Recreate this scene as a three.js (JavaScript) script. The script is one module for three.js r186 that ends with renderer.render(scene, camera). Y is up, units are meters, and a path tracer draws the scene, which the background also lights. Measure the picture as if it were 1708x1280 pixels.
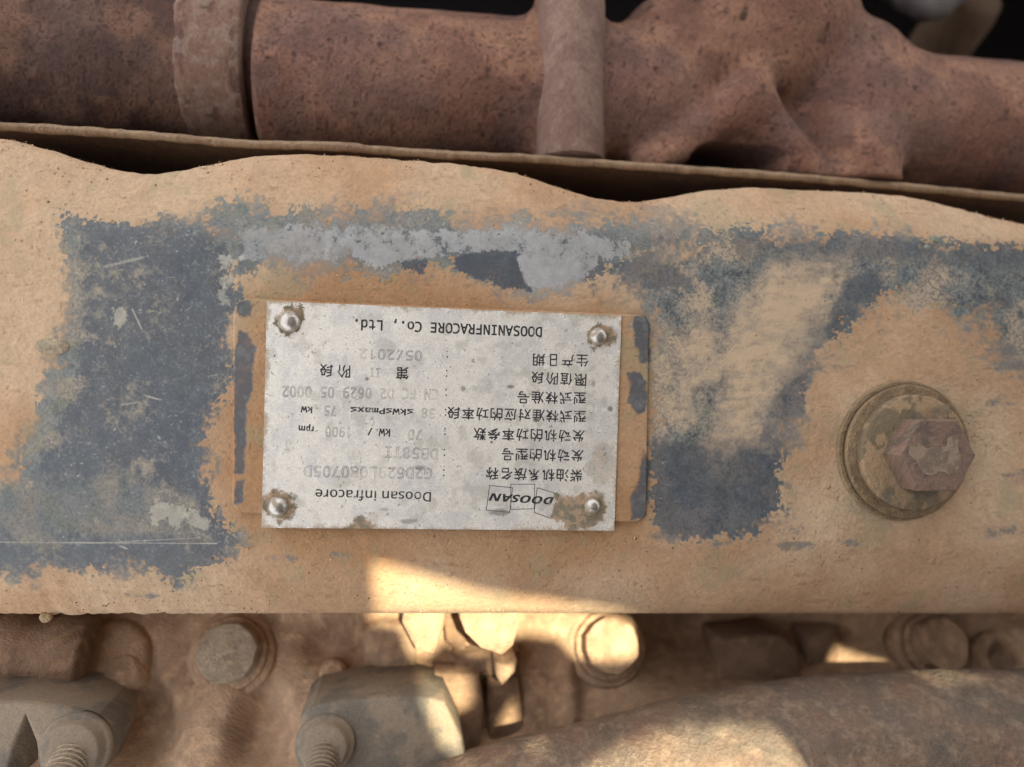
import * as THREE from 'three';
import { MarchingCubes } from 'three/addons/objects/MarchingCubes.js';
import { mergeGeometries, mergeVertices, toCreasedNormals } from 'three/addons/utils/BufferGeometryUtils.js';

// ------------------------------------------------------------------ camera
// The engine is looked at from above. Shapes are measured in an "engine frame": x to the right, y away from the
// viewer's feet, z straight up; world = (x, z, -y). The face of the cover is z = 0.
const F = 1290, CX = 854, CY = 640, DIST = 0.22;
const scene = new THREE.Scene();
const camera = new THREE.PerspectiveCamera(2 * Math.atan(CY / F) * 180 / Math.PI, 1708 / 1280, 0.01, 20);
const V = (x, y, z) => new THREE.Vector3(x, y, z);
const toWorld = (v) => V(v.x, v.z, -v.y);
const RIGHT = V(0.9918, 0.0371, 0.1223).normalize();
const BACK = V(-0.1224, 0, 0.9925).normalize();
const UPV = BACK.clone().cross(RIGHT).normalize();
RIGHT.copy(UPV.clone().cross(BACK));
const EYE = BACK.clone().multiplyScalar(DIST);
camera.position.copy(toWorld(EYE));
camera.up.copy(toWorld(UPV));
camera.lookAt(0, 0, 0);
camera.focus = 0.217;
camera.userData.fStop = 5;

// ------------------------------------------------------------------ sky, sun, exposure
const SUN = V(0.10, 0.27, 0.95).normalize();               // engine frame, towards the sun
{
  const w = 128, h = 64, d = new Float32Array(w * h * 4);
  for (let j = 0; j < h; j++) for (let i = 0; i < w; i++) {
    const el = ((j + 0.5) / h - 0.5) * Math.PI, k = (j * w + i) * 4, t = Math.max(0, Math.sin(el));
    const c = el <= 0 ? [0.11, 0.085, 0.065] : [0.80 - 0.09 * t, 0.775 - 0.07 * t, 0.745 - 0.015 * t];
    d[k] = c[0]; d[k + 1] = c[1]; d[k + 2] = c[2]; d[k + 3] = 1;
  }
  const sky = new THREE.DataTexture(d, w, h, THREE.RGBAFormat, THREE.FloatType);
  sky.mapping = THREE.EquirectangularReflectionMapping;
  sky.magFilter = THREE.LinearFilter; sky.needsUpdate = true;
  scene.background = sky; scene.environment = sky;
}
const sun = new THREE.DirectionalLight(new THREE.Color(1.0, 0.90, 0.62), 5);
sun.position.copy(toWorld(SUN).multiplyScalar(2));
sun.castShadow = true;
sun.shadow.radius = 1.2;                                     // a slightly hazy sun
sun.shadow.mapSize.set(2048, 2048);
Object.assign(sun.shadow.camera, { left: -0.4, right: 0.4, top: 0.4, bottom: -0.4, near: 0.1, far: 4 });
scene.add(sun, sun.target);
const renderer = new THREE.WebGLRenderer({ antialias: true });
renderer.toneMapping = THREE.LinearToneMapping;
renderer.toneMappingExposure = 2.8;
renderer.shadowMap.enabled = true;

// ------------------------------------------------------------------ measuring helpers
function at(px, py, z = 0) {                                 // where the sight line of a photograph pixel meets height z
  const d = RIGHT.clone().multiplyScalar((px - CX) / F).addScaledVector(UPV, (CY - py) / F).sub(BACK);
  return EYE.clone().addScaledVector(d, (z - EYE.z) / d.z);
}
function pixel(x, y, z = 0) {
  const v = V(x, y, z).sub(EYE), t = -v.dot(BACK);
  return [CX + F * v.dot(RIGHT) / t, CY - F * v.dot(UPV) / t];
}
const clamp = (x, a = 0, b = 1) => Math.min(b, Math.max(a, x));
const lerp = (a, b, t) => a + (b - a) * t;
const sstep = (a, b, x) => { const t = clamp((x - a) / (b - a)); return t * t * (3 - 2 * t); };
function rng(seed) { let s = seed >>> 0; return () => { s = (s + 0x6D2B79F5) | 0; let t = Math.imul(s ^ (s >>> 15), 1 | s); t = (t + Math.imul(t ^ (t >>> 7), 61 | t)) ^ t; return ((t ^ (t >>> 14)) >>> 0) / 4294967296; }; }
const TABLE = new Float32Array(65536); { const r = rng(7); for (let i = 0; i < 65536; i++) TABLE[i] = r(); }
function noise(x, y, period = 256) {                         // value noise 0..1
  const ix = Math.floor(x), iy = Math.floor(y), fx = x - ix, fy = y - iy, m = (n) => ((n % period) + period) % period;
  const u = fx * fx * (3 - 2 * fx), v = fy * fy * (3 - 2 * fy), x0 = m(ix), x1 = m(ix + 1), y0 = m(iy) * 256, y1 = m(iy + 1) * 256;
  const a = TABLE[x0 + y0], b = TABLE[x1 + y0], c = TABLE[x0 + y1], d = TABLE[x1 + y1];
  return a + (b - a) * u + (c - a) * v + (a - b - c + d) * u * v;
}
function fbm(x, y, oct = 4, period = 256) {
  let s = 0, a = 0.5, n = 0, f = 1;
  for (let o = 0; o < oct; o++) { s += a * noise(x * f + o * 17, y * f + o * 31, Math.min(256, period * f)); n += a; a *= 0.55; f *= 2; }
  return s / n;
}
function noise3(x, y, z) { return (noise(x + 0.37 * z, y + 11) + noise(y + 41, z + 0.29 * x) + noise(z + 71, x + 5)) / 3; }
const lin = (c) => (c <= 0.04045 ? c / 12.92 : ((c + 0.055) / 1.055) ** 2.4);
const col = (r, g, b, k = 1) => [lin(r / 255) * k, lin(g / 255) * k, lin(b / 255) * k];
const enc = (c) => Math.round(255 * clamp(c <= 0.0031308 ? c * 12.92 : 1.055 * c ** (1 / 2.4) - 0.055));
function tex8(w, h, data, srgb, repeat) {
  const t = new THREE.DataTexture(data, w, h, THREE.RGBAFormat);
  t.magFilter = THREE.LinearFilter; t.minFilter = THREE.LinearMipmapLinearFilter; t.generateMipmaps = true;
  if (srgb) t.colorSpace = THREE.SRGBColorSpace;
  t.wrapS = t.wrapT = repeat ? THREE.RepeatWrapping : THREE.ClampToEdgeWrapping;
  if (repeat) t.repeat.set(1 / repeat, 1 / repeat);
  t.needsUpdate = true; return t;
}
function paintTextures(w, h, fn, repeat) {                   // fn(i, j) -> [r, g, b (linear), height, roughness]
  const c = new Uint8Array(w * h * 4), b = new Uint8Array(w * h * 4), r = new Uint8Array(w * h * 4);
  for (let j = 0; j < h; j++) for (let i = 0; i < w; i++) {
    const p = fn(i, j), k = (j * w + i) * 4;
    c[k] = enc(p[0]); c[k + 1] = enc(p[1]); c[k + 2] = enc(p[2]); c[k + 3] = 255;
    b[k] = b[k + 1] = b[k + 2] = 255 * clamp(p[3]); b[k + 3] = 255;
    r[k] = r[k + 1] = 255 * clamp(p[4]); r[k + 2] = 255 * clamp(p[5] ?? 0); r[k + 3] = 255;
  }
  return { map: tex8(w, h, c, true, repeat), bumpMap: tex8(w, h, b, false, repeat), roughnessMap: tex8(w, h, r, false, repeat) };
}
const mix3 = (o, c, t) => { o[0] += (c[0] - o[0]) * t; o[1] += (c[1] - o[1]) * t; o[2] += (c[2] - o[2]) * t; };

// ------------------------------------------------------------------ scene-graph helpers
const names = new Map();
function numbered(name) { const n = names.get(name) ?? 0; names.set(name, n + 1); return n ? name + '_' + String(n).padStart(3, '0') : name; }
function thing(name, label, category, base = V(0, 0, 0), group) {
  const o = new THREE.Group(); o.name = numbered(name);
  o.position.copy(toWorld(base)); o.rotation.x = -Math.PI / 2;
  o.userData = { label, category }; if (group) o.userData.group = group;
  o.base = base; scene.add(o); return o;
}
function part(name, geo, mat, parent, label) {              // geo in the engine frame, or in the parent's own frame when it has one
  const m = new THREE.Mesh(geo, mat); m.name = name; m.castShadow = m.receiveShadow = true;
  if (parent.base) m.geometry.translate(-parent.base.x, -parent.base.y, -parent.base.z);
  if (label) m.userData.label = label;
  parent.add(m); return m;
}
function place(name, geo, mat, parent, pos, tilt = 0, label) {   // a shared geometry about its own origin, put at an engine-frame point
  const m = new THREE.Mesh(geo, mat); m.name = name; m.castShadow = m.receiveShadow = true;
  m.position.copy(pos); if (parent.base) m.position.sub(parent.base);
  m.rotation.x = tilt; if (label) m.userData.label = label;
  parent.add(m); return m;
}
function planarUV(geo, f) {
  const p = geo.attributes.position, uv = new Float32Array(p.count * 2);
  for (let i = 0; i < p.count; i++) { const [u, v] = f(p.getX(i), p.getY(i), p.getZ(i)); uv[2 * i] = u; uv[2 * i + 1] = v; }
  geo.setAttribute('uv', new THREE.BufferAttribute(uv, 2)); return geo;
}
const skewUV = (ox = 0, oy = 0) => (x, y, z) => [x + 0.31 * z + ox, y - 0.83 * z + oy];
function boxUV(geo, ox = 0) {                                  // metres, looked up across whichever axis a face is turned to
  const g = geo.index ? geo.toNonIndexed() : geo, p = g.attributes.position, uv = new Float32Array(p.count * 2), n = V(0, 0, 0), a = V(0, 0, 0), b = V(0, 0, 0), c = V(0, 0, 0);
  for (let i = 0; i < p.count; i += 3) {
    a.fromBufferAttribute(p, i); b.fromBufferAttribute(p, i + 1); c.fromBufferAttribute(p, i + 2); n.copy(b).sub(a).cross(c.sub(a));
    const m = Math.abs(n.x) > Math.max(Math.abs(n.y), Math.abs(n.z)) ? 0 : Math.abs(n.y) > Math.abs(n.z) ? 1 : 2;
    for (let k = i; k < i + 3; k++) { uv[2 * k] = (m === 0 ? p.getZ(k) : p.getX(k)) + ox; uv[2 * k + 1] = m === 1 ? p.getZ(k) + 0.031 : p.getY(k); }
  }
  g.setAttribute('uv', new THREE.BufferAttribute(uv, 2)); return g;
}
function shapeOf(points) { const s = new THREE.Shape(); points.forEach((p, i) => (i ? s.lineTo(p.x, p.y) : s.moveTo(p.x, p.y))); s.closePath(); return s; }
function extrude(points, z0, z1, bevel = 0.0004, seg = 3) {
  const g = new THREE.ExtrudeGeometry(points instanceof THREE.Shape ? points : shapeOf(points), { depth: Math.max(1e-5, z1 - z0 - 2 * bevel), bevelEnabled: bevel > 0, bevelSize: bevel, bevelThickness: bevel, bevelOffset: -bevel, bevelSegments: seg, curveSegments: 24 });
  g.translate(0, 0, z0 + bevel); return g;
}
function lathe(profile, seg = 64, axis = 'z') {              // profile [[radius, height], ...]
  const g = new THREE.LatheGeometry(profile.map(([r, h]) => new THREE.Vector2(Math.max(r, 1e-6), h)), seg);
  if (axis === 'z') g.rotateX(Math.PI / 2); else if (axis === 'x') g.rotateZ(-Math.PI / 2);
  return g;
}
function smoothOutline(pxs, z, n = 120) {
  const c = new THREE.CatmullRomCurve3(pxs.map(([a, b]) => at(a, b, z)), true, 'centripetal');
  return c.getPoints(n).slice(0, n);
}
function roughen(geo, amp, freq, seed = 0) {                 // push vertices in and out a little: nothing here is smooth
  const g = geo.index ? geo : mergeVertices(geo, 1e-6); g.computeVertexNormals();
  const p = g.attributes.position, n = g.attributes.normal;
  for (let i = 0; i < p.count; i++) {
    const x = p.getX(i), y = p.getY(i), z = p.getZ(i), d = amp * (noise3(x * freq + seed, y * freq, z * freq) + 0.5 * noise3(x * freq * 2.3, y * freq * 2.3 + seed, z * freq * 2.3) - 0.75);
    p.setXYZ(i, x + n.getX(i) * d, y + n.getY(i) * d, z + n.getZ(i) * d);
  }
  g.computeVertexNormals(); return g;
}

// ------------------------------------------------------------------ the cover's skin: dust, film, paint, bare metal
const COV = { x0: -0.20, x1: 0.215, y0: -0.088, y1: 0.088, w: 2048, h: 868 };
const sd = (pts) => {                                        // signed distance to a polygon in photograph pixels, positive inside
  const n = pts.length, bx0 = Math.min(...pts.map((p) => p[0])) - 70, bx1 = Math.max(...pts.map((p) => p[0])) + 70, by0 = Math.min(...pts.map((p) => p[1])) - 70, by1 = Math.max(...pts.map((p) => p[1])) + 70;
  return (x, y) => {
    if (x < bx0 || x > bx1 || y < by0 || y > by1) return -70;
    let d = 1e9, inside = false;
    for (let i = 0, j = n - 1; i < n; j = i++) {
      const ax = pts[j][0], ay = pts[j][1], ex = pts[i][0] - ax, ey = pts[i][1] - ay, wx = x - ax, wy = y - ay;
      const t = clamp((wx * ex + wy * ey) / (ex * ex + ey * ey)), dx = wx - ex * t, dy = wy - ey * t;
      d = Math.min(d, dx * dx + dy * dy);
      if ((pts[i][1] > y) !== (ay > y) && x < (ex * (y - ay)) / ey + ax) inside = !inside;
    }
    d = Math.sqrt(d); return Math.max(-70, inside ? d : -d);
  };
};
const AREA = {
  leftBlock: sd([[84, 342], [130, 362], [215, 372], [330, 356], [392, 385], [402, 425], [378, 462], [404, 492], [384, 560], [386, 625], [358, 690], [350, 760], [345, 800], [362, 862], [392, 892], [384, 930], [330, 950], [282, 992], [238, 956], [150, 955], [62, 945], [42, 978], [0, 966], [-90, 960], [-90, 805], [22, 792], [52, 700], [96, 560], [122, 500], [108, 430]]),
  leftFilm: sd([[70, 345], [130, 372], [138, 440], [128, 520], [140, 600], [110, 700], [60, 800], [-90, 900], [-90, 800], [20, 785], [46, 700], [86, 560], [108, 500], [96, 430]]),
  lowLeftFilm: sd([[-90, 800], [60, 770], [220, 800], [330, 840], [340, 895], [200, 905], [-90, 905]]),
  topGrey: sd([[300, 366], [352, 332], [400, 330], [470, 350], [520, 338], [600, 345], [660, 352], [740, 348], [800, 372], [880, 362], [960, 366], [1060, 352], [1150, 362], [1200, 374], [1230, 395], [1180, 420], [1060, 432], [990, 470], [880, 500], [760, 450], [600, 450], [480, 445], [390, 470], [370, 420]]),
  wornSheenBand: sd([[395, 386], [455, 374], [560, 378], [650, 388], [760, 382], [850, 376], [960, 386], [1052, 402], [1052, 428], [1000, 436], [968, 470], [905, 488], [874, 482], [872, 440], [800, 420], [725, 432], [640, 440], [570, 424], [470, 430], [405, 432]]),
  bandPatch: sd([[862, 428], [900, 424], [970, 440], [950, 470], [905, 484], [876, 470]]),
  darkA: sd([[668, 438], [712, 430], [724, 446], [700, 458], [672, 450]]),
  darkB: sd([[742, 424], [768, 420], [800, 424], [840, 416], [870, 420], [868, 446], [884, 486], [838, 484], [796, 460], [758, 446], [738, 436]]),
  darkC: sd([[1020, 440], [1080, 430], [1130, 450], [1150, 478], [1100, 482], [1040, 472]]),
  darkD: sd([[968, 440], [1000, 432], [1030, 452], [1000, 478], [966, 480]]),
  right: sd([[990, 450], [1060, 425], [1150, 415], [1220, 374], [1330, 380], [1450, 388], [1560, 396], [1800, 412], [1800, 660], [1712, 650], [1668, 600], [1640, 548], [1560, 512], [1480, 496], [1440, 520], [1400, 570], [1350, 640], [1318, 720], [1304, 770], [1306, 850], [1278, 892], [1190, 900], [1110, 892], [1086, 850], [1092, 700], [1090, 560], [1062, 500]]),
  rightDust: sd([[1290, 450], [1385, 436], [1414, 462], [1376, 540], [1326, 606], [1286, 668], [1262, 728], [1190, 736], [1200, 640], [1216, 540]]),
  rightPink: sd([[1120, 560], [1180, 520], [1220, 560], [1215, 640], [1150, 700], [1110, 690]]),
  strip: sd([[1222, 376], [1330, 382], [1450, 390], [1570, 398], [1800, 414], [1800, 452], [1620, 446], [1500, 430], [1400, 436], [1240, 430]]),
  diagonal: sd([[1412, 462], [1462, 452], [1480, 490], [1440, 520], [1398, 570], [1352, 640], [1316, 720], [1270, 735], [1288, 668], [1330, 602], [1376, 540]]),
  lowDark: sd([[1092, 742], [1180, 730], [1262, 726], [1306, 740], [1300, 800], [1306, 850], [1276, 890], [1190, 900], [1120, 892], [1086, 856]]),
  bits: [[1322, 886, 26, 10], [1340, 912, 34, 8], [1092, 914, 18, 9], [1648, 548, 26, 10], [1668, 590, 30, 13], [1690, 612, 30, 10], [1664, 884, 48, 13], [1700, 800, 22, 12], [1672, 668, 26, 14], [1420, 905, 16, 7], [225, 1008, 42, 7], [462, 936, 24, 6], [562, 930, 20, 7], [1206, 908, 22, 6]],
  nearPlate: sd([[405, 490], [470, 440], [620, 438], [760, 470], [900, 500], [1000, 485], [1090, 520], [1110, 700], [1090, 900], [900, 960], [600, 940], [420, 900], [385, 850], [370, 700]]),
  boltDust: sd([[1420, 545], [1520, 540], [1640, 590], [1690, 700], [1690, 860], [1500, 930], [1330, 890], [1320, 740], [1360, 620]]),
  flakes: [sd([[258, 852], [272, 848], [300, 852], [302, 868], [290, 880], [280, 866], [262, 862]]), sd([[312, 866], [330, 862], [346, 864], [344, 878], [332, 880], [316, 872]]), sd([[362, 482], [376, 478], [384, 500], [380, 512], [366, 506]]), sd([[360, 424], [384, 418], [406, 432], [400, 448], [372, 442]]), sd([[366, 466], [384, 462], [386, 476], [370, 480]]), sd([[190, 520], [198, 516], [204, 528], [198, 536]])],
  pad: [sd([[397, 508], [414, 504], [422, 514], [420, 530], [398, 530]]), sd([[398, 548], [416, 556], [427, 580], [424, 650], [412, 690], [411, 740], [408, 790], [394, 788], [391, 700], [392, 620]]), sd([[396, 800], [410, 800], [406, 836], [390, 842], [392, 815]]),
    sd([[1058, 530], [1076, 530], [1083, 545], [1083, 602], [1068, 606], [1060, 570]]), sd([[1046, 624], [1066, 620], [1078, 640], [1076, 688], [1060, 694], [1048, 670]]), sd([[1072, 752], [1082, 770], [1078, 864], [1050, 868], [1048, 830], [1064, 800]])],
};
const chips = [];                                            // small chips and scratches in the paint
{ const r = rng(23); for (let i = 0; i < 900; i++) { const a = r() * 6.28, l = r() < 0.05 ? 5 + 16 * r() : 0.4 + 2.2 * r(); chips.push([95 + 300 * r() * (i % 4 ? 1 : 0.98) + (i % 9 === 0 ? 900 : 0), 365 + 560 * r(), Math.cos(a), Math.sin(a) * 0.8, l, 0.4 + 1.5 * r() * r() * r(), 0.25 + 0.6 * r()]); } 
  chips.push([170, 907, 1, 0.005, 190, 0.9, 0.9], [260, 902, 1, -0.05, 70, 0.8, 0.8], [228, 532, 0.42, 0.9, 18, 1.3, 0.9], [255, 664, 0.9, 0.25, 20, 2.0, 0.8], [275, 745, 0.7, 0.6, 34, 0.8, 0.6], [204, 916, 0.8, 0.4, 13, 1.6, 0.9], [212, 436, 1, -0.25, 34, 2.4, 0.5]); }
const chipGrid = new Map();
for (const c of chips) { const R = c[4] + c[5] + 2; for (let gx = Math.floor((c[0] - R) / 40); gx <= Math.floor((c[0] + R) / 40); gx++) for (let gy = Math.floor((c[1] - R) / 40); gy <= Math.floor((c[1] + R) / 40); gy++) { const k = gx + gy * 1000; if (!chipGrid.has(k)) chipGrid.set(k, []); chipGrid.get(k).push(c); } }
const K = {
  dust: col(191, 158, 127, 0.86), dustRed: col(171, 133, 97, 0.84), dustPale: col(202, 178, 150, 0.84), paint: col(86, 94, 105, 0.72), paintWarm: col(90, 96, 104, 0.72),
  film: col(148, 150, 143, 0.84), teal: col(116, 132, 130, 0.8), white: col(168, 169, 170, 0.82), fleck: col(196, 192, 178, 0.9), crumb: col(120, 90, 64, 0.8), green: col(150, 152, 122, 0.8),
};
const coverTex = paintTextures(COV.w, COV.h, (i, j) => {
  const X = lerp(COV.x0, COV.x1, (i + 0.5) / COV.w), Y = lerp(COV.y0, COV.y1, (j + 0.5) / COV.h), [px, py] = pixel(X, Y, 0);
  const nA = fbm(px / 46, py / 46, 4), nB = fbm(px / 13 + 50, py / 13, 4), nC = noise(px / 2.6, py / 2.6), nD = noise(px / 1.3 + 9, py / 1.3 + 3), nS = fbm(px / 30 + 7, py / 7, 3), nL = fbm(px / 150 + 3, py / 150 + 8, 3);
  const edge = 46 * (nA - 0.5) + 30 * (nB - 0.5) + 9 * (nC - 0.5) + 7 * (nD - 0.5), soft = edge * 1.5;
  const hard = (f, w = 3, k = 1) => sstep(-w, w, f(px, py) + edge * k);
  const fog = (f, w = 26, k = 1) => sstep(-w, w, f(px, py) + soft * k);
  const chipped = 60 * (nA - 0.5) + 58 * (nB - 0.5) + 26 * (noise(px / 5 + 8, py / 4.4 + 19) - 0.5) + 20 * (nC - 0.5) + 14 * (nD - 0.5);
  const thin = 0.35 + 5.5 * sstep(0.42, 0.66, fbm(px / 70 + 300, py / 60 + 40, 3)), flaky = (f, k = 1, w = 3.5) => sstep(-w * thin, w * thin, f(px, py) + chipped * k * (0.75 + 0.1 * thin));
  const wide = flaky(AREA.right, 0.95, 5), o = [...K.dust];
  // dust, in its several tones
  mix3(o, K.dustPale, clamp(0.55 * sstep(0.42, 0.7, nL) + (px > 1250 ? 0.35 * fog(AREA.boltDust, 60) : 0)));
  mix3(o, K.dustRed, clamp(0.75 * fog(AREA.nearPlate, 40) + 0.35 * sstep(0.5, 0.3, nL)));
  const nE = noise(px / 4.5 + 31, py / 4 + 77), grainy = 1 + 0.14 * (nC - 0.5) + 0.12 * (nD - 0.5) + 0.2 * (nB - 0.5) + 0.16 * (nE - 0.5) + 0.2 * (nA - 0.5); o[0] *= grainy; o[1] *= grainy; o[2] *= grainy;
  if (nD > 0.93 && nC > 0.5) mix3(o, K.crumb, 0.5);
  mix3(o, K.crumb, 0.4 * sstep(0.6, 0.8, 0.6 * nS + 0.4 * nB)); mix3(o, K.green, 0.35 * sstep(0.56, 0.75, fbm(px / 60 + 200, py / 60 + 11, 4)));
  let hgt = 0.62 + 0.2 * (nB - 0.5) + 0.14 * (nE - 0.5) + 0.12 * (nC - 0.5) + 0.14 * (nD - 0.5) + 0.06 * (nA - 0.5), rough = 0.97, paint = 0;
  // how much of the dust is gone
  let dark = flaky(AREA.leftBlock, 0.72);
  let film = Math.max(0.85 * fog(AREA.leftFilm, 22) * dark, 0.55 * fog(AREA.lowLeftFilm, 26) * dark);
  film = Math.max(film, dark * 0.9 * sstep(0.56, 0.74, 0.6 * nA + 0.4 * nB) , dark * (0.08 + 0.55 * sstep(0.5, 0.8, nC * 0.3 + nB * 0.3 + nD * 0.2 + nA * 0.2)));
  const band = flaky(AREA.topGrey, 0.9, 6);
  dark = Math.max(dark, band); film = Math.max(film * (1 - band), band * (0.62 + 0.5 * (nB - 0.5)));
  const rt = wide; dark = Math.max(dark, rt);
  const rfilm = clamp(0.74 + 1.6 * (nA - 0.5) + 1.0 * (nB - 0.5) + 0.8 * (nC - 0.5)); if (rt > 0) film = Math.max(film * (1 - rt), rt * rfilm);
  const bare = Math.max(flaky(AREA.strip, 0.6, 9) * 0.8, flaky(AREA.diagonal, 0.6, 10) * 0.85, flaky(AREA.lowDark, 0.7, 6) * 0.95, flaky(AREA.darkC, 0.7, 7) * 0.9, flaky(AREA.darkD, 0.6, 6) * 0.8);
  film *= 1 - 0.85 * bare;
  for (const [bx, by, rx, ry] of AREA.bits) { const q = Math.hypot((px - bx) / rx, (py - by) / ry); if (q < 2.6) { const s = sstep(1.15, 0.35, q - 0.05 * edge - 0.5 * (nS - 0.5)); dark = Math.max(dark, 0.85 * s * sstep(0.3, 0.62, 0.6 * nB + 0.4 * nC)); film = lerp(film, 0.4, s); } }
  const p = [...K.paint]; mix3(p, K.paintWarm, sstep(0.4, 0.7, nL)); { const t = 1 + 0.5 * (nB - 0.5) + 0.25 * (nC - 0.5); p[0] *= t; p[1] *= t; p[2] *= t; }
  const fcol = [...K.film]; mix3(fcol, K.teal, 0.55 * sstep(0.5, 0.66, fbm(px / 34 + 130, py / 30 + 20, 3))); mix3(fcol, K.green, 0.5 * sstep(0.5, 0.7, fbm(px / 22 + 90, py / 22, 2))); mix3(fcol, K.dustPale, (px > 980 ? 0.7 : 0.4) * sstep(0.42, 0.62, nA));
  mix3(p, fcol, clamp(film * (0.75 + 0.6 * (nC - 0.5) + 0.5 * (nD - 0.5))));
  const pale = clamp(Math.max(fog(AREA.rightDust, 42, 0.5), 0.8 * fog(AREA.rightPink, 40)) * (0.85 + 0.9 * (nS - 0.45) + 0.7 * (nB - 0.5))) * rt * (1 - 0.8 * flaky(AREA.diagonal, 0.4, 12)); mix3(p, K.dustPale, pale);
  // a yellow-green rim where dust thins out
  const rimA = Math.max(fog(AREA.leftBlock, 34, 0.6), fog(AREA.right, 40, 0.6), fog(AREA.topGrey, 30, 0.6)); mix3(o, K.green, 0.5 * rimA * sstep(0.4, 0.6, nB));
  mix3(o, p, dark); paint = dark * (1 - film) * (1 - pale);
  // rubbed metal and painted-in sky sheen along the upper edge, paint left on it
  const wb = flaky(AREA.wornSheenBand, 0.42, 4) * clamp((0.8 - 0.38 * sstep(600, 400, px)) * sstep(0.30, 0.42, 0.55 * nB + 0.2 * nC + 0.25 * nA) + 0.3 * (nB - 0.5)); const wc = [...K.white], wt = 1 + 0.3 * (nB - 0.5) + 0.16 * (nC - 0.5); wc[0] *= wt; wc[1] *= wt; wc[2] *= wt;
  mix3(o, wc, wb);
  const left = Math.max(hard(AREA.darkA, 2, 0.6), hard(AREA.darkB, 2, 0.55) * (1 - 0.9 * hard(AREA.bandPatch, 2, 0.4))), flecks = band * sstep(0.66, 0.72, nB * 0.7 + nA * 0.3) * sstep(20, 0, Math.abs(py - 386 - 12 * Math.sin(px / 90)) - 8);
  mix3(o, K.paint.map((v) => v * (0.72 + 0.3 * nB)), Math.max(left * (0.9 + 0.2 * (nC - 0.5)), 0.9 * flecks)); paint = Math.max(paint, left);
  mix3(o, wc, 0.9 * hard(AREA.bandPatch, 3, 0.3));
  // the raised pad: its ends are rubbed back to the paint
  let pad = 0; for (const f of AREA.pad) pad = Math.max(pad, hard(f, 2.5, 0.3) * clamp(0.97 + 0.5 * (nB - 0.55)));
  if (pad > 0) { const pc = K.paint.map((v) => v * 0.85); mix3(pc, K.film, 0.3 * sstep(0.5, 0.75, nB)); mix3(o, pc, pad * 0.95); paint = Math.max(paint, pad * 0.9); }
  // chips and scratches
  for (const c of chipGrid.get(Math.floor(px / 40) + Math.floor(py / 40) * 1000) ?? []) {
    const dx = px - c[0], dy = py - c[1], l = clamp(dx * c[2] + dy * c[3], -c[4], c[4]), d = Math.hypot(dx - l * c[2], dy - l * c[3]) / (c[5] * (0.6 + 0.9 * nB)), s = sstep(1.2, 0.6, d) * c[6] * Math.max(paint, 0.5 * dark);
    if (s > 0) mix3(o, K.fleck, s * (0.6 + 0.5 * nC));
  }
  for (const f of AREA.flakes) { const s = sstep(-2, 2, f(px, py) + 0.8 * edge) * 0.5; if (s > 0) mix3(o, K.fleck, s * (0.8 + 0.3 * (nB - 0.5))); }
  // dents where grit has sat in the dust
  const pit = sstep(0.8, 0.9, noise(px / 6 + 3, py / 5 + 60) + 0.15 * (nB - 0.5)) * sstep(0.62, 0.8, noise(px / 53, py / 47 + 9)) * (1 - dark); hgt -= 0.2 * pit; mix3(o, K.crumb, 0.3 * pit);
  hgt = lerp(hgt, 0.28 + 0.05 * nC + 0.04 * nB + 0.16 * film + 0.12 * pale, Math.max(dark, pad, wb * 0.9));
  rough = lerp(rough, 0.5, paint); rough = lerp(rough, 0.42, wb);
  return [o[0], o[1], o[2], hgt, rough];
});
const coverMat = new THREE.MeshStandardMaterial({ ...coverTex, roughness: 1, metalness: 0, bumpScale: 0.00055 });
const coverUV = (x, y) => [(x - COV.x0) / (COV.x1 - COV.x0), (y - COV.y0) / (COV.y1 - COV.y0)];

// ------------------------------------------------------------------ tiling materials
function tile(size, metres, fn, props) {
  return new THREE.MeshStandardMaterial({ ...paintTextures(size, size, (i, j) => fn(i / size, j / size), metres), roughness: 1, metalness: 0, ...props });
}
const R = {
  base: col(138, 99, 82, 0.72), dark: col(78, 52, 46, 0.8), tan: col(160, 120, 98, 0.68), mauve: col(120, 94, 88, 0.68), pit: col(46, 29, 26, 0.75),
};
function rustAt(u, v, o, s = 1) {
  const a = fbm(u * 6, v * 6, 4, 6), b = fbm(u * 20 + 3, v * 20, 4, 20), c = noise(u * 128, v * 128, 128), d = noise(u * 40, v * 40, 40);
  mix3(o, R.tan, 0.8 * sstep(0.48, 0.68, a)); mix3(o, R.mauve, 0.6 * sstep(0.5, 0.7, fbm(u * 5 + 20, v * 5 + 2, 3, 5)));
  const spot = sstep(0.68, 0.84, noise(u * 34 + 5, v * 34, 34) * 0.62 + c * 0.12 + b * 0.26) * sstep(0.3, 0.5, fbm(u * 4 + 50, v * 4, 2, 4)), fleck = sstep(0.62, 0.8, noise(u * 90 + 7, v * 90 + 3, 90) * 0.7 + b * 0.3); mix3(o, R.dark, 0.2 * sstep(0.5, 0.34, a)); mix3(o, R.pit, 0.85 * spot * s); mix3(o, R.dark, 0.6 * fleck);
  const t = 1 + 0.7 * (b - 0.5) + 0.4 * (c - 0.5); o[0] *= t; o[1] *= t; o[2] *= t;
  return [o[0], o[1], o[2], 0.5 + 0.3 * (b - 0.5) + 0.2 * (c - 0.5) + 0.2 * (d - 0.5) - 0.4 * spot - 0.15 * fleck, 0.93];
}
const rustMat = tile(768, 0.09, (u, v) => rustAt(u, v, [...R.base]), { bumpScale: 0.0007 });
const darkRustMat = tile(512, 0.08, (u, v) => { const o = [...R.dark]; mix3(o, R.base, 0.45); return rustAt(u, v, o, 0.7).map((c, k) => (k < 3 ? c * 0.62 : c)); }, { bumpScale: 0.0007 });
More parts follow.
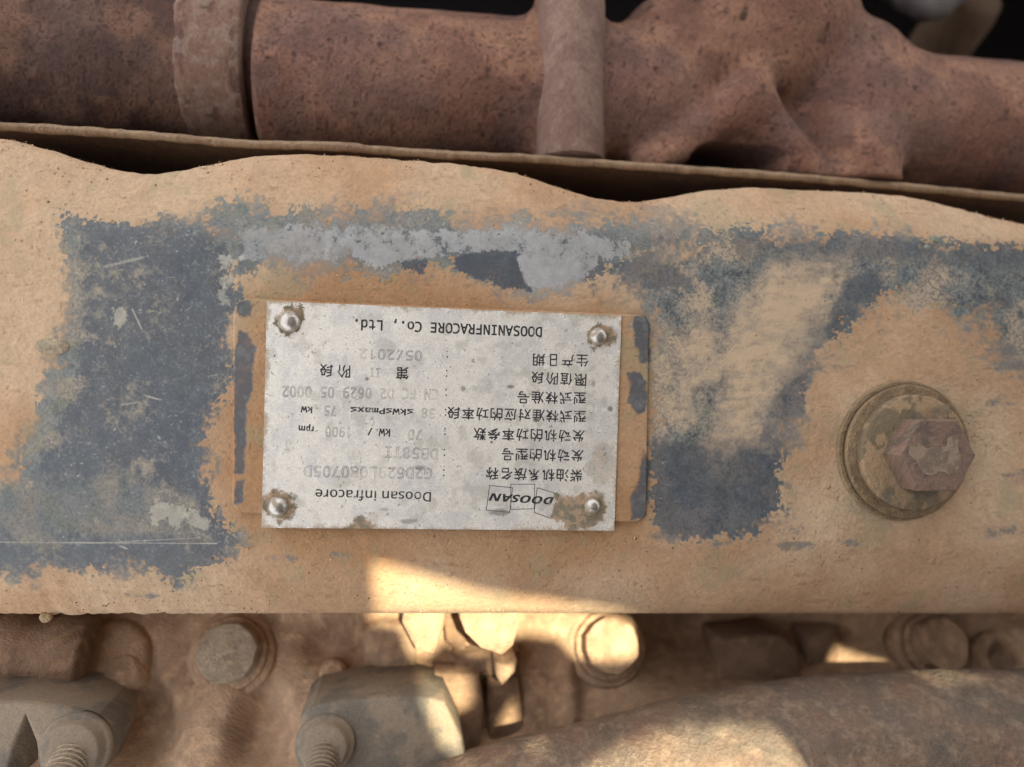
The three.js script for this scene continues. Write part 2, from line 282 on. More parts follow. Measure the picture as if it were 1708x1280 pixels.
const collarMat = tile(512, 0.06, (u, v) => { const o = col(136, 106, 91, 0.7), b = fbm(u * 14, v * 7, 4, 7); mix3(o, R.dark, 0.7 * sstep(0.5, 0.7, b)); mix3(o, col(152, 132, 120, 0.76), 0.5 * sstep(0.5, 0.7, fbm(u * 22, v * 22 + 4, 3, 22))); const t = 1 + 0.4 * (noise(u * 100, v * 100, 100) - 0.5); return [o[0] * t, o[1] * t, o[2] * t, b, 0.92]; }, { bumpScale: 0.0006 });
const sleeveMat = tile(512, 0.06, (u, v) => { const o = col(138, 110, 100, 0.72), b = fbm(u * 12, v * 12, 4, 12); mix3(o, col(146, 120, 108, 0.78), sstep(0.45, 0.65, b)); const t = 1 + 0.35 * (noise(u * 90, v * 90, 90) - 0.5); return [o[0] * t, o[1] * t, o[2] * t, b, 0.9]; }, { bumpScale: 0.0005 });
const earth = (r, g, b, seed, size = 0.07) => tile(512, size, (u, v) => {
  const o = col(r, g, b, 0.84), a = fbm(u * 5 + seed, v * 5, 4, 5), f = fbm(u * 24, v * 24 + seed, 4, 24), c = noise(u * 150, v * 150, 150);
  mix3(o, col(r * 0.9, g * 0.88, b * 0.87, 0.84), sstep(0.45, 0.75, a)); mix3(o, col(Math.min(255, r * 1.08), g * 1.07, b * 1.05, 0.84), 0.7 * sstep(0.5, 0.75, f));
  const grime = sstep(0.6, 0.78, fbm(u * 13 + seed, v * 13 + 40, 4, 13)); mix3(o, col(r * 0.62, g * 0.58, b * 0.55, 0.84), 0.28 * grime);
  const t = 1 + 0.26 * (c - 0.5) + 0.3 * (f - 0.5); return [o[0] * t, o[1] * t, o[2] * t, 0.5 + 0.5 * (f - 0.5) + 0.3 * (c - 0.5) - 0.15 * grime, 0.95];
}, { bumpScale: 0.0007 });
const headMat = earth(184, 154, 127, 2), headDarkMat = earth(148, 121, 99, 30), railMat = earth(158, 134, 108, 12, 0.05), webMat = earth(92, 70, 54, 63, 0.06);  // webMat is darkened to paint deeper shade into the gap
const boltMat = earth(172, 156, 136, 19, 0.04);
const clampMat = tile(512, 0.06, (u, v) => {
  const o = col(144, 130, 113, 0.82), a = fbm(u * 7, v * 7, 4, 7), f = fbm(u * 26, v * 26, 3, 26), c = noise(u * 120, v * 120, 120);
  mix3(o, col(112, 106, 98, 0.8), 0.8 * sstep(0.44, 0.64, a)); mix3(o, col(154, 134, 112, 0.82), 0.5 * sstep(0.5, 0.74, f * 0.6 + (1 - a) * 0.4)); const t = 1 + 0.24 * (c - 0.5); return [o[0] * t, o[1] * t, o[2] * t, 0.5 + 0.4 * (f - 0.5) + 0.2 * (c - 0.5), 0.86];
}, { bumpScale: 0.0004 });
const hoseMat = tile(768, 0.08, (u, v) => {
  const o = col(124, 103, 87, 0.8), a = fbm(u * 6 + 9, v * 6, 4, 6), f = fbm(u * 22, v * 22 + 9, 4, 22), c = noise(u * 160, v * 160, 160), g = fbm(u * 60, v * 60, 2, 60);
  mix3(o, col(108, 97, 88, 0.8), 0.6 * sstep(0.44, 0.7, a)); mix3(o, col(134, 104, 88, 0.8), 0.4 * sstep(0.46, 0.72, fbm(u * 7 + 40, v * 7 + 3, 3, 7))); mix3(o, col(160, 140, 118, 0.82), 0.4 * sstep(0.46, 0.72, g * 0.3 + f * 0.7)); mix3(o, col(84, 80, 72, 0.8), 0.4 * sstep(0.56, 0.74, fbm(u * 9 + 70, v * 9, 4, 9)));
  const t = 1 + 0.3 * (c - 0.5) + 0.25 * (g - 0.5); return [o[0] * t, o[1] * t, o[2] * t, 0.5 + 0.36 * (g - 0.5) + 0.2 * (f - 0.5) + 0.16 * (c - 0.5), 0.9];
}, { bumpScale: 0.0009 });
const mudMat = earth(196, 172, 138, 44, 0.03);
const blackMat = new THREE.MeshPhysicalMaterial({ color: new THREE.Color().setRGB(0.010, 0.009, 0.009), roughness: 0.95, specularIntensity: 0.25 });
const greyRubber = new THREE.MeshStandardMaterial({ color: new THREE.Color().setRGB(0.16, 0.15, 0.15), roughness: 0.8 });

// ------------------------------------------------------------------ engine cover
const topLine = new THREE.CatmullRomCurve3([[-260, 240], [-100, 222], [0, 226], [70, 243], [140, 264], [200, 280], [255, 284], [320, 275], [390, 259], [470, 252], [560, 253], [680, 262], [780, 270], [860, 283], [930, 306], [990, 324], [1060, 332], [1130, 322], [1190, 312], [1260, 308], [1350, 312], [1450, 317], [1530, 325], [1600, 342], [1680, 362], [1780, 380], [1900, 396], [2050, 410]].map(([a, b]) => at(a, b, -0.011)), false, 'centripetal').getPoints(900);
function yTopAt(x) { let lo = 0, hi = topLine.length - 1; while (hi - lo > 1) { const m = (lo + hi) >> 1; if (topLine[m].x < x) lo = m; else hi = m; } const a = topLine[lo], b = topLine[hi]; return lerp(a.y, b.y, clamp((x - a.x) / (b.x - a.x || 1))); }
function yBotAt(x) {
  const [px] = pixel(x, -0.07, -0.015), ragged = sstep(430, 330, px) * (0.5 + 0.5 * noise(px / 60, 3));
  return at(px, 1026 + ragged * 10 * (fbm(px / 14, 2, 3) - 0.5), -0.017).y;
}
function coverRow(x) {                                       // the section of the cover at x: [y, z] from the back skirt to the front skirt
  const yT = yTopAt(x) + 0.0007 * (fbm(x * 330 + 40, 5, 3) - 0.5) * (0.4 + 0.9 * noise(x * 45, 8)), yF = at(pixel(x, 0.04, 0)[0], 378 + 0.012 * pixel(x, 0.04, 0)[0], 0).y, yB = yBotAt(x), yC = -0.0452, w = yT - yF, v = yC - yB;
  return [[yT + 0.0004, -0.07], [yT + 0.0002, -0.04], [yT, -0.02], [yT - 0.0006, -0.0128], [yT - 0.0028, -0.0092], [yF + 0.62 * w, -0.0064], [yF + 0.3 * w, -0.0028], [yF, -0.0004], [yF - 0.005, 0], [0.02, 0], [0, 0], [-0.02, 0], [yC + 0.004, -0.0001], [yC - 0.001, -0.0007], [yB + 0.62 * v, -0.0038], [yB + 0.34 * v, -0.0076], [yB + 0.12 * v, -0.0122], [yB + 0.0006, -0.0168], [yB, -0.022], [yB, -0.045], [yB, -0.07]];
}
const cover = thing('engine_cover', 'long dusty cast engine cover with worn black paint and wavy upper edge, across the middle', 'engine cover', V(0, 0, -0.07));
{
  const nx = 420, ns = 120, pos = new Float32Array((nx + 1) * (ns + 1) * 3), idx = [];
  for (let i = 0; i <= nx; i++) {
    const x = lerp(COV.x0 + 0.002, COV.x1 - 0.002, i / nx), curve = new THREE.CatmullRomCurve3(coverRow(x).map(([y, z]) => V(0, y, z)), false, 'centripetal');
    for (let j = 0; j <= ns; j++) {
      const p = curve.getPoint(j / ns), k = (i * (ns + 1) + j) * 3;
      const w = p.z > -0.02 ? 0.0005 * (fbm(x * 60, p.y * 60, 2) - 0.5) + 0.00035 * (fbm(x * 240, p.y * 240, 2) - 0.5) : 0;
      pos[k] = x; pos[k + 1] = p.y; pos[k + 2] = p.z + w;
      if (i < nx && j < ns) { const a = i * (ns + 1) + j, b = a + ns + 1; idx.push(a, a + 1, b, b, a + 1, b + 1); }
    }
  }
  const g = new THREE.BufferGeometry(); g.setAttribute('position', new THREE.BufferAttribute(pos, 3)); g.setIndex(idx);
  planarUV(g, coverUV); g.computeVertexNormals();
  if (g.attributes.normal.getZ(210 * 121 + 60) < 0) { g.setIndex(idx.map((_, k) => idx[k - (k % 3) + 2 - (k % 3)])); g.computeVertexNormals(); }
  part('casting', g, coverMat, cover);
  // the raised pad that carries the plate
  const c = [at(389, 497, 0.0012), at(1083, 526, 0.0012), at(1078, 872, 0.0012), at(387, 856, 0.0012)], s = new THREE.Shape(), r = 0.0042;
  c.forEach((p, i) => { const a = c[(i + 3) % 4], b = c[(i + 1) % 4], u = p.clone().addScaledVector(a.clone().sub(p).normalize(), r), v = p.clone().addScaledVector(b.clone().sub(p).normalize(), r); i ? s.lineTo(u.x, u.y) : s.moveTo(u.x, u.y); s.quadraticCurveTo(p.x, p.y, v.x, v.y); });
  s.closePath();
  const pg = planarUV(extrude(s, -0.001, 0.0013, 0.0005, 3), coverUV);
  part('plate_pad', pg, coverMat, cover, 'raised pad with round corners, its ends rubbed to black');
}
{
  const skin = cover.children[0].geometry, p = skin.attributes.position, nn = skin.attributes.normal, bump = coverTex.bumpMap.image.data, r = rng(404), spots = [];
  for (let tries = 0; tries < 60000 && spots.length < 6500; tries++) {
    const i = Math.floor(r() * p.count), x = p.getX(i) + (r() - 0.5) * 0.0009, y = p.getY(i) + (r() - 0.5) * 0.001, z = p.getZ(i) + cover.base.z; if (z < -0.014) continue;
    const [px, py] = pixel(x, y, z); if (px > 380 && px < 1090 && py > 490 && py < 890) continue;
    const [u, v] = coverUV(x, y), b = bump[(Math.floor(v * COV.h) * COV.w + Math.floor(u * COV.w)) * 4]; if (b < 120 && r() > 0.06) continue;
    if (fbm(px / 55 + 12, py / 40, 3) < 0.36 + 0.3 * r()) continue;
    spots.push([x, y, z, 0.00007 + 0.00020 * r() ** 4, nn.getX(i), nn.getY(i), nn.getZ(i)]);
  }
  const grit = new THREE.InstancedMesh(new THREE.IcosahedronGeometry(1, 0), new THREE.MeshStandardMaterial({ roughness: 1 }), spots.length), m = new THREE.Matrix4(), q4 = new THREE.Quaternion(), c3 = new THREE.Color();
  spots.forEach(([x, y, z, sz], k) => { q4.setFromEuler(new THREE.Euler(r() * 6, r() * 6, r() * 6)); m.compose(toWorld(V(x, y, z)), q4, V(sz * (0.8 + r()), sz, sz * (0.7 + 0.6 * r()))); grit.setMatrixAt(k, m); const t = r(), base = t < 0.15 ? col(214, 190, 160, 0.86) : t < 0.3 ? K.crumb : t < 0.65 ? K.dustRed : K.dust; grit.setColorAt(k, c3.setRGB(base[0], base[1], base[2])); });
  grit.name = 'sand_grains'; grit.castShadow = grit.receiveShadow = true; grit.userData = { label: 'sand grains and dirt crumbs scattered over the dusty engine cover', category: 'sand', kind: 'stuff' }; scene.add(grit);
}
function clod(px, py, z, rx, ry, rz, mat, label, seed) {
  const p = at(px, py, z), o = thing('mud_clod', label, 'mud clod', p), g = new THREE.SphereGeometry(1, 28, 18);
  const m = roughen(g.scale(rx, ry, rz), Math.min(rx, ry) * 0.55, 0.9 / Math.min(rx, ry), seed); planarUV(m, (x, y, z2) => [x + seed, y + z2]);
  const mesh = new THREE.Mesh(m, mat); mesh.name = 'lump'; mesh.castShadow = mesh.receiveShadow = true; o.add(mesh); return o;
}
clod(86, 578, 0.0002, 0.0042, 0.0022, 0.0007, earth(172, 160, 138, 48, 0.03), 'pale flat dried mud clod on the left end of the cover beside the black paint', 3);
clod(1560, 400, -0.0006, 0.0022, 0.0012, 0.0007, earth(150, 158, 142, 5, 0.03), 'small grey-green mud clod on the blue-grey strip at the right of the cover', 11);
clod(1546, 412, -0.0004, 0.0012, 0.0008, 0.0006, earth(150, 158, 142, 6, 0.03), 'tiniest grey-green mud crumb, just below the other grey-green clod at right', 17);
clod(76, 1030, -0.0145, 0.0016, 0.0016, 0.0016, mudMat, 'crumb of sand-coloured mud hanging off the lower left edge of the cover', 29);

// ------------------------------------------------------------------ data plate
const PZ = 0.0013, PT = PZ + 0.0006;                          // underside and top of the plate
const corners = [[445, 502], [1037, 527], [1025, 886], [436, 881]].map(([a, b]) => at(a, b, PT));
const PX0 = Math.min(...corners.map((p) => p.x)) - 0.0005, PX1 = Math.max(...corners.map((p) => p.x)) + 0.0005, PY0 = Math.min(...corners.map((p) => p.y)) - 0.0005, PY1 = Math.max(...corners.map((p) => p.y)) + 0.0005;
const PW = 2048, PH = Math.round(PW * (PY1 - PY0) / (PX1 - PX0)), PK = PW / (PX1 - PX0);
const GLYPH = {
  柴: '3034 3242 1114 0454 606393 9062 0696 4549 4619 5689', 油: '1021 0314 0926 4249999242 4595 6069', 机: '0242 2029 2306 2446 616649 6181889897', 系: '7021 412353 723585 5559 3618 7698',
  族: '2021 0242 121509 14444939 6052 6191 6355 6494 5696 747659 7699', 名: '4013 318106 3344 3639898636', 称: '4001 0343 2129 2407 2446 6053 629293 737969 6557 8597',
  发: '2113 1393 403509 357539 4699 7182', 动: '0141 0444 241747 3648 53938979 707459', 的: '2012 0209494202 0545 6054 62929979 6576', 型: '0151 0353 212305 4145 7174 909585 1787 5559 0999',
  号: '2023737020 0595 3537877959', 功: '0242 2227 0847 53938979 707459', 率: '4051 0191 5133633565 1324 8374 1625 8675 0797 4549', 参: '402272 6182 0494 4206 5496 5536 6638 7729',
  数: '2024 0242 0011 4031 2204 2244 251749 3609 0646 6054 6292 8259 6499', 式: '0393 60769997 8091 1555 3538 0958', 核: '0242 2029 2306 2446 7071 5292 72548457 9459 7799',
  准: '0113 0925 4024 3339 6072 3393 3595 3797 3999 6369', 对: '024209 1449 5393 808979 6576', 应: '4051 1191 111609 3447 5366 8368 2999', 段: '401119 1343 1545 0847 616354 61818394 559559 6699',
  限: '0009 0030233516 404968 40808444 4282 5499 9576', 值: '2004 1319 3191 6063 49438389 4585 4787 3999', 阶: '0009 0030233516 6044 6094 555749 8589', 生: '2004 1393 5059 1686 0999',
  产: '4051 1191 3234 7264 1494 141709', 日: '2029797020 2575', 期: '0252 1017 4047 1444 1646 0757 1809 4859 606659 60909989 6393 6696', 第: '1002 1141 2132 6052 6191 7182 138385151787897959 5359 4709',
};
const ink = document.createElement('canvas'); ink.width = PW; ink.height = PH; const q = ink.getContext('2d');       // red: ink, green: stamped strokes, blue: scratches
q.fillStyle = '#000'; q.fillRect(0, 0, PW, PH); q.globalCompositeOperation = 'lighter'; q.lineCap = 'round'; q.lineJoin = 'round';
const C = (px, py) => { const p = at(px, py, PT); return [(p.x - PX0) * PK, (PY1 - p.y) * PK]; };
function along(x0, y0, x1, y1, draw) { const a = C(x0, y0), b = C(x1, y1); q.save(); q.translate(a[0], a[1]); q.rotate(Math.atan2(b[1] - a[1], b[0] - a[0])); draw(Math.hypot(b[0] - a[0], b[1] - a[1])); q.restore(); }
const UNIT = C(701, 700)[0] - C(700, 700)[0];               // texture pixels per photograph pixel
function words(text, x0, y0, x1, y1, size, font = 'sans-serif', style = '') {
  along(x0, y0, x1, y1, (len) => { q.font = style + ' ' + size * 1.1 * UNIT + 'px ' + font; q.textBaseline = 'middle'; q.fillStyle = 'rgb(235,0,0)'; const w = q.measureText(text).width; q.scale(len / w, 1); q.fillText(text, 0, 0); q.strokeStyle = 'rgb(200,0,0)'; q.lineWidth = 0.55 * UNIT; q.strokeText(text, 0, 0); });
}
function stamped(text, x0, y0, x1, y1, size) {
  along(x0, y0, x1, y1, (len) => { q.font = size * 1.2 * UNIT + 'px monospace'; q.textBaseline = 'middle'; q.strokeStyle = 'rgb(0,230,0)'; q.lineWidth = 1.0 * UNIT; const w = q.measureText(text).width; q.scale(len / w, 1); q.strokeText(text, 0, 0); });
}
function chinese(text, x0, y0, x1, y1, size) {
  along(x0, y0, x1, y1, (len) => {
    const h = size * UNIT, pitch = text.length > 1 ? (len - h) / (text.length - 1) : 0; q.strokeStyle = 'rgb(235,0,0)'; q.lineWidth = size * 0.125 * UNIT;
    [...text].forEach((ch, k) => { for (const stroke of (GLYPH[ch] ?? '').split(' ')) { q.beginPath(); for (let n = 0; n + 1 < stroke.length; n += 2) { const X = k * pitch + (+stroke[n] / 9) * h, Y = (+stroke[n + 1] / 9 - 0.5) * h; n ? q.lineTo(X, Y) : q.moveTo(X, Y); } q.stroke(); } });
  });
}
words('DOOSANINFRACORE Co., Ltd.', 905, 554, 588, 541, 21, 'monospace', 'bold');
chinese('生产日期', 980, 602, 890, 600, 18.5); chinese('限值阶段', 977, 634, 888, 630, 18.5); chinese('型式核准号', 976, 665, 864, 663, 18.5); chinese('型式核准对应的功率段', 976, 696, 748, 689, 18.5);
chinese('发动机的功率参数', 974, 728, 791, 724, 18.5); chinese('发动机的型号', 972, 761, 838, 758, 18.5); chinese('柴油机系族名称', 970, 794, 812, 790, 18.5);
chinese('第', 680, 623, 661, 623, 18.5); chinese('阶段', 583, 620, 535, 618, 18.5);
stamped('05/2012', 706, 594, 598, 590, 19); stamped('II', 636, 622, 616, 621, 17); stamped('CN FC D2 0629 05 0002', 732, 658, 470, 653, 20); stamped('38', 727, 690, 702, 689, 19); stamped('75', 562, 686, 540, 685, 19);
stamped('70', 706, 726, 680, 725, 19); stamped('1900', 588, 722, 542, 720, 19); stamped('DB58TI', 732, 758, 640, 754, 21); stamped('G2D629L080705D', 722, 790, 506, 786, 21);
words('≤kW≤Pmax≤', 690, 688, 584, 684, 12, 'monospace', 'bold'); words('kW', 522, 684, 502, 683, 12, 'monospace', 'bold'); words('kW /', 652, 722, 612, 720, 15, 'monospace', 'bold'); words('rpm', 524, 717, 497, 715, 13, 'sans-serif', 'bold');
words('Doosan infracore', 721, 829, 525, 824, 20, 'sans-serif'); words('DOOSAN', 926, 836, 818, 829, 16, 'sans-serif', 'italic bold');
q.strokeStyle = 'rgb(220,0,0)'; q.lineWidth = 1.1 * UNIT;
for (const box of [[[817, 810], [855, 814], [850, 855], [811, 851]], [[852, 808], [892, 808], [891, 849], [852, 850]], [[896, 814], [933, 825], [919, 865], [891, 855]]]) { q.beginPath(); box.forEach(([a, b], n) => { const p = C(a, b); n ? q.lineTo(...p) : q.moveTo(...p); }); q.closePath(); q.stroke(); }
q.fillStyle = 'rgb(235,0,0)';
for (const y of [590, 622, 654, 687, 719, 754, 788]) for (const dy of [-3.5, 5.5]) { q.beginPath(); const p = C(746 - (y - 590) * 0.03, y + dy); q.arc(p[0], p[1], 1.35 * UNIT, 0, 7); q.fill(); }
{ const r = rng(91); q.strokeStyle = 'rgb(0,0,120)'; for (let n = 0; n < 240; n++) { const p = C(440 + 590 * r(), 505 + 375 * r()), a = r() * 6.28, l = (3 + 26 * r() * r()) * UNIT; q.lineWidth = (0.25 + 0.5 * r() * r()) * UNIT; q.beginPath(); q.moveTo(p[0], p[1]); q.lineTo(p[0] + l * Math.cos(a), p[1] + l * Math.sin(a)); q.stroke(); } }
const inkData = q.getImageData(0, 0, PW, PH).data;
const RIVETS = [[482, 536, 0.0030], [999, 561, 0.0025], [462, 846, 0.0028], [989, 845, 0.0023]];
const grime = [sd([[930, 830], [955, 822], [985, 818], [1012, 828], [1008, 868], [985, 884], [940, 886], [916, 862]]), sd([[1000, 740], [1024, 735], [1030, 780], [1024, 815], [990, 812], [972, 790], [990, 765]]), sd([[576, 872], [600, 864], [628, 872], [632, 890], [570, 890]])];
const stains = [[895, 700, 9, 7, 0.8], [820, 738, 3, 3, 0.9], [612, 632, 4, 4, 0.7], [1018, 682, 4, 4, 0.7], [852, 645, 7, 3, 0.7], [772, 648, 5, 6, 0.6], [458, 594, 2.5, 2.5, 0.9], [650, 782, 4, 3, 0.7], [960, 510, 3, 3, 0.6], [990, 640, 5, 12, 0.4], [700, 780, 9, 4, 0.4], [640, 850, 8, 4, 0.35], [830, 855, 18, 5, 0.55], [680, 870, 14, 4, 0.5]];
const plateTex = paintTextures(PW, PH, (i, j) => {
  const X = PX0 + (i + 0.5) / PK, Y = PY0 + (j + 0.5) / PK, [px, py] = pixel(X, Y, PT), k = ((PH - 1 - j) * PW + i) * 4;
  const a = fbm(px / 40 + 8, py / 40 + 4, 4), b = fbm(px / 9, py / 9 + 40, 4), c = noise(px / 1.7, py / 1.7), d = noise(px / 0.8, py / 0.8 + 30), edge = 24 * (a - 0.5) + 22 * (b - 0.5) + 6 * (c - 0.5);
  const o = col(230, 226, 218, 0.9); mix3(o, col(202, 201, 203, 0.88), 0.5 * sstep(0.4, 0.66, a)); mix3(o, col(236, 233, 226, 0.88), 0.6 * sstep(0.5, 0.7, b)); mix3(o, col(188, 185, 174, 0.84), 0.45 * sstep(0.55, 0.75, fbm(px / 24 + 30, py / 24, 3)) );
  const t = 1 + 0.22 * (c - 0.5) + 0.18 * (d - 0.5); o[0] *= t; o[1] *= t; o[2] *= t;
  let h = 0.55 + 0.1 * (b - 0.5) + 0.07 * (c - 0.5), dirty = 0;
  const inkV = inkData[k] / 255 * (0.72 + 0.75 * sstep(0.2, 0.45, b)) * (0.75 + 0.5 * c), st = inkData[k + 1] / 255 * clamp(0.2 + 1.5 * (a - 0.35) + 1.1 * (b - 0.2)), scr = inkData[k + 2] / 255;
  mix3(o, col(150, 150, 152, 0.8), scr * 0.9); mix3(o, col(98, 96, 96, 0.8), 0.7 * clamp(st * 1.3)); h -= 0.34 * st + 0.05 * scr;
  mix3(o, col(44, 42, 44, 0.8), clamp(inkV));
  for (const [sx, sy, rx, ry, m] of stains) { const s = sstep(1.15, 0.5, Math.hypot((px - sx) / rx, (py - sy) / ry) - 0.05 * edge) * m; if (s > 0) mix3(o, col(92, 86, 74, 0.8), s); }
  if (noise(px / 3.1 + 70, py / 3.1) > 0.86 && b > 0.55) mix3(o, col(120, 112, 98, 0.8), 0.55);
  for (const [rx, ry, rr] of RIVETS) { const dd = Math.hypot(px - rx - 3, (py - ry + 2) * 0.95) / (rr / 0.000171), s = sstep(1.85 + 0.35 * Math.sin(rx), 1.25, dd - 0.06 * edge); if (s > dirty) dirty = s; }
  grime.forEach((f, n) => { dirty = Math.max(dirty, (n === 1 ? 0.5 : 0.95) * sstep(-3, 5, f(px, py) + edge * 1.1)); });
  const rim = Math.min(px - lerp(445, 436, (py - 502) / 379), lerp(1037, 1025, (py - 527) / 359) - px, lerp(881, 886, (px - 436) / 590) - py, py - lerp(502, 527, (px - 445) / 592)); dirty = Math.max(dirty, 0.75 * sstep(7, -4, rim + 0.7 * edge));
  if (dirty > 0) { const m = col(158, 130, 97, 0.84); mix3(m, col(108, 97, 72, 0.82), sstep(0.42, 0.65, b)); const g2 = 1 + 0.3 * (c - 0.5); mix3(o, m.map((v) => v * g2), dirty * 0.92); h = lerp(h, 0.8 + 0.3 * (b - 0.5) + 0.15 * (c - 0.5), dirty); }
  return [o[0], o[1], o[2], h, lerp(0.52 + 0.2 * (b - 0.5), 0.95, Math.max(dirty, 0.5 * inkV)), 0.4 * (1 - dirty) * (1 - clamp(inkV))];
});
const plateMat = new THREE.MeshStandardMaterial({ ...plateTex, metalnessMap: plateTex.roughnessMap, roughness: 1, metalness: 1, bumpScale: 0.00022 });
const plateUV = (x, y) => [(x - PX0) / (PX1 - PX0), (y - PY0) / (PY1 - PY0)];
const plate = thing('data_plate', 'silver metal data plate with upside-down printed lettering, riveted to the dusty cover', 'data plate', at(740, 700, PZ));
part('sheet', planarUV(extrude(corners, PZ + 0.00002, PT, 0.00012, 2), plateUV), plateMat, plate);
const rivetMat = tile(256, 0.01, (u, v) => { const o = col(196, 192, 186, 0.82), b = fbm(u * 6, v * 6, 4, 6), c = noise(u * 50, v * 50, 50); mix3(o, col(150, 130, 102, 0.82), 0.7 * sstep(0.58, 0.75, b)); const t = 1 + 0.3 * (c - 0.5); return [o[0] * t, o[1] * t, o[2] * t, b, lerp(0.32, 0.7, sstep(0.55, 0.75, b)), 0.75 * sstep(0.75, 0.55, b)]; }, { bumpScale: 0.0001 });
rivetMat.metalnessMap = rivetMat.roughnessMap; rivetMat.metalness = 1;
RIVETS.forEach(([px, py, r], n) => {
  const g = lathe(Array.from({ length: 14 }, (_, k) => { const t = k / 13 * Math.PI / 2; return [r * Math.cos(t), r * 0.86 * Math.sin(t)]; }), 40);
  const m = place('rivet', planarUV(roughen(g, r * 0.05, 500, n * 5), (x, y) => [x + n * 0.0037, y + n * 0.0021]), rivetMat, plate, at(px, py, PT + 0.0008).setZ(PT - 0.00005));
  m.rotation.z = n * 1.3;
});

// ------------------------------------------------------------------ big bolt on the cover
const bigBolt = thing('hex_bolt', 'large rusty hex bolt with dusty round flange, screwed into the right of the cover', 'bolt', at(1505, 752, 0));
{
  const c = bigBolt.base, ringMat = earth(142, 122, 95, 51, 0.04), collarTop = tile(512, 0.034, (u, v) => { const o = col(122, 108, 86, 0.82), a = fbm(u * 4 + 2, v * 4 + 5, 4, 4), b = fbm(u * 22, v * 22, 4, 22), n = noise(u * 120, v * 120, 120); mix3(o, col(166, 140, 110, 0.84), 0.8 * sstep(0.5, 0.6, a + 0.3 * (b - 0.5))); mix3(o, col(112, 104, 92, 0.8), 0.7 * sstep(0.55, 0.7, fbm(u * 6 + 30, v * 6, 3, 6))); const t = 1 + 0.25 * (n - 0.5) + 0.3 * (b - 0.5); return [o[0] * t, o[1] * t, o[2] * t, 0.5 + 0.5 * (b - 0.5) + 0.2 * (n - 0.5), 0.9]; }, { bumpScale: 0.0005 });
  const disc = (r, z0, z1, e, seed) => roughen(lathe([[0, z0], [r, z0], [r, z1 - e], [r - e * 0.3, z1 - e * 0.3], [r - e, z1], [r * 0.55, z1 + 0.00005], [0, z1]], 90), 0.00035, 260, seed);
  place('washer', planarUV(disc(0.0213, -0.001, 0.0012, 0.0006, 1), skewUV()), ringMat, bigBolt, c);
  place('flange', planarUV(disc(0.0199, 0.0013, 0.0034, 0.0005, 4), skewUV(0.02)), ringMat, bigBolt, c);
  const flange = place('collar', planarUV(roughen(lathe([[0, 0.0034], [0.0152, 0.0034], [0.0160, 0.0040], [0.0171, 0.0042], [0.0171, 0.0062], [0.0165, 0.0068], [0.0125, 0.0072], [0.0, 0.0074]], 90), 0.0004, 240, 8), skewUV(0.01, 0.03)), collarTop, bigBolt, c);
  const hexMat = tile(512, 0.03, (u, v) => { const o = col(132, 107, 93, 0.8), a = fbm(u * 7 + 3, v * 7, 4, 7), b = fbm(u * 30, v * 30, 3, 30), n = noise(u * 120, v * 120, 120); mix3(o, col(108, 92, 82, 0.8), sstep(0.45, 0.62, a)); mix3(o, col(150, 128, 114, 0.8), 0.4 * sstep(0.5, 0.74, b)); const t = 1 + 0.25 * (n - 0.5); return [o[0] * t, o[1] * t, o[2] * t, 0.5 + 0.5 * (b - 0.5) + 0.2 * (n - 0.5), 0.72]; }, { bumpScale: 0.0004 });
  const hex = Array.from({ length: 6 }, (_, k) => { const t = Math.PI + k * Math.PI / 3 + 0.03; return V(0.0007 + 0.0117 * Math.cos(t), 0.0117 * Math.sin(t), 0); });
  const head = place('hex_head', planarUV(toCreasedNormals(roughen(extrude(hex, 0.0062, 0.0156, 0.0007, 4), 0.00016, 330, 3), 0.7), skewUV(0.003, 0.005)), hexMat, bigBolt, c);
  const flake = new THREE.CatmullRomCurve3([[-0.0062, 0.0020], [-0.0040, 0.0028], [-0.0020, 0.0018], [0.0004, 0.0020], [0.0026, 0.0022], [0.0036, 0.0046], [0.0060, 0.0050], [0.0058, 0.0018], [0.0066, -0.0012], [0.0052, -0.0042], [0.0036, -0.0046], [0.0020, -0.0038], [-0.0004, -0.0046], [-0.0030, -0.0042], [-0.0040, -0.0016], [-0.0060, -0.0002]].map(([x, y]) => V(x * 1.24 - 0.0006, y * 1.18, 0)), true, 'catmullrom').getPoints(70).slice(0, 70).map((p, k) => V(p.x * (1 + 0.10 * (noise(k * 0.7, 4) - 0.5)), p.y * (1 + 0.16 * (noise(k * 0.9, 9) - 0.5)), 0));
  const scale = new THREE.Mesh(planarUV(extrude(flake, 0.01545, 0.0158, 0.0001, 2), skewUV()), tile(256, 0.02, (u, v) => { const o = col(152, 134, 116, 0.82), b = fbm(u * 8, v * 8, 4, 8), n = noise(u * 70, v * 70, 70); mix3(o, col(128, 112, 98, 0.8), sstep(0.46, 0.66, b)); const t = 1 + 0.3 * (n - 0.5); return [o[0] * t, o[1] * t, o[2] * t, b, 0.9]; }, { bumpScale: 0.0003 }));
  scale.name = 'dirt_flake'; scale.castShadow = scale.receiveShadow = true; scale.userData.label = 'ragged tan crust on top of the hex head'; head.add(scale);
  void flange;
}

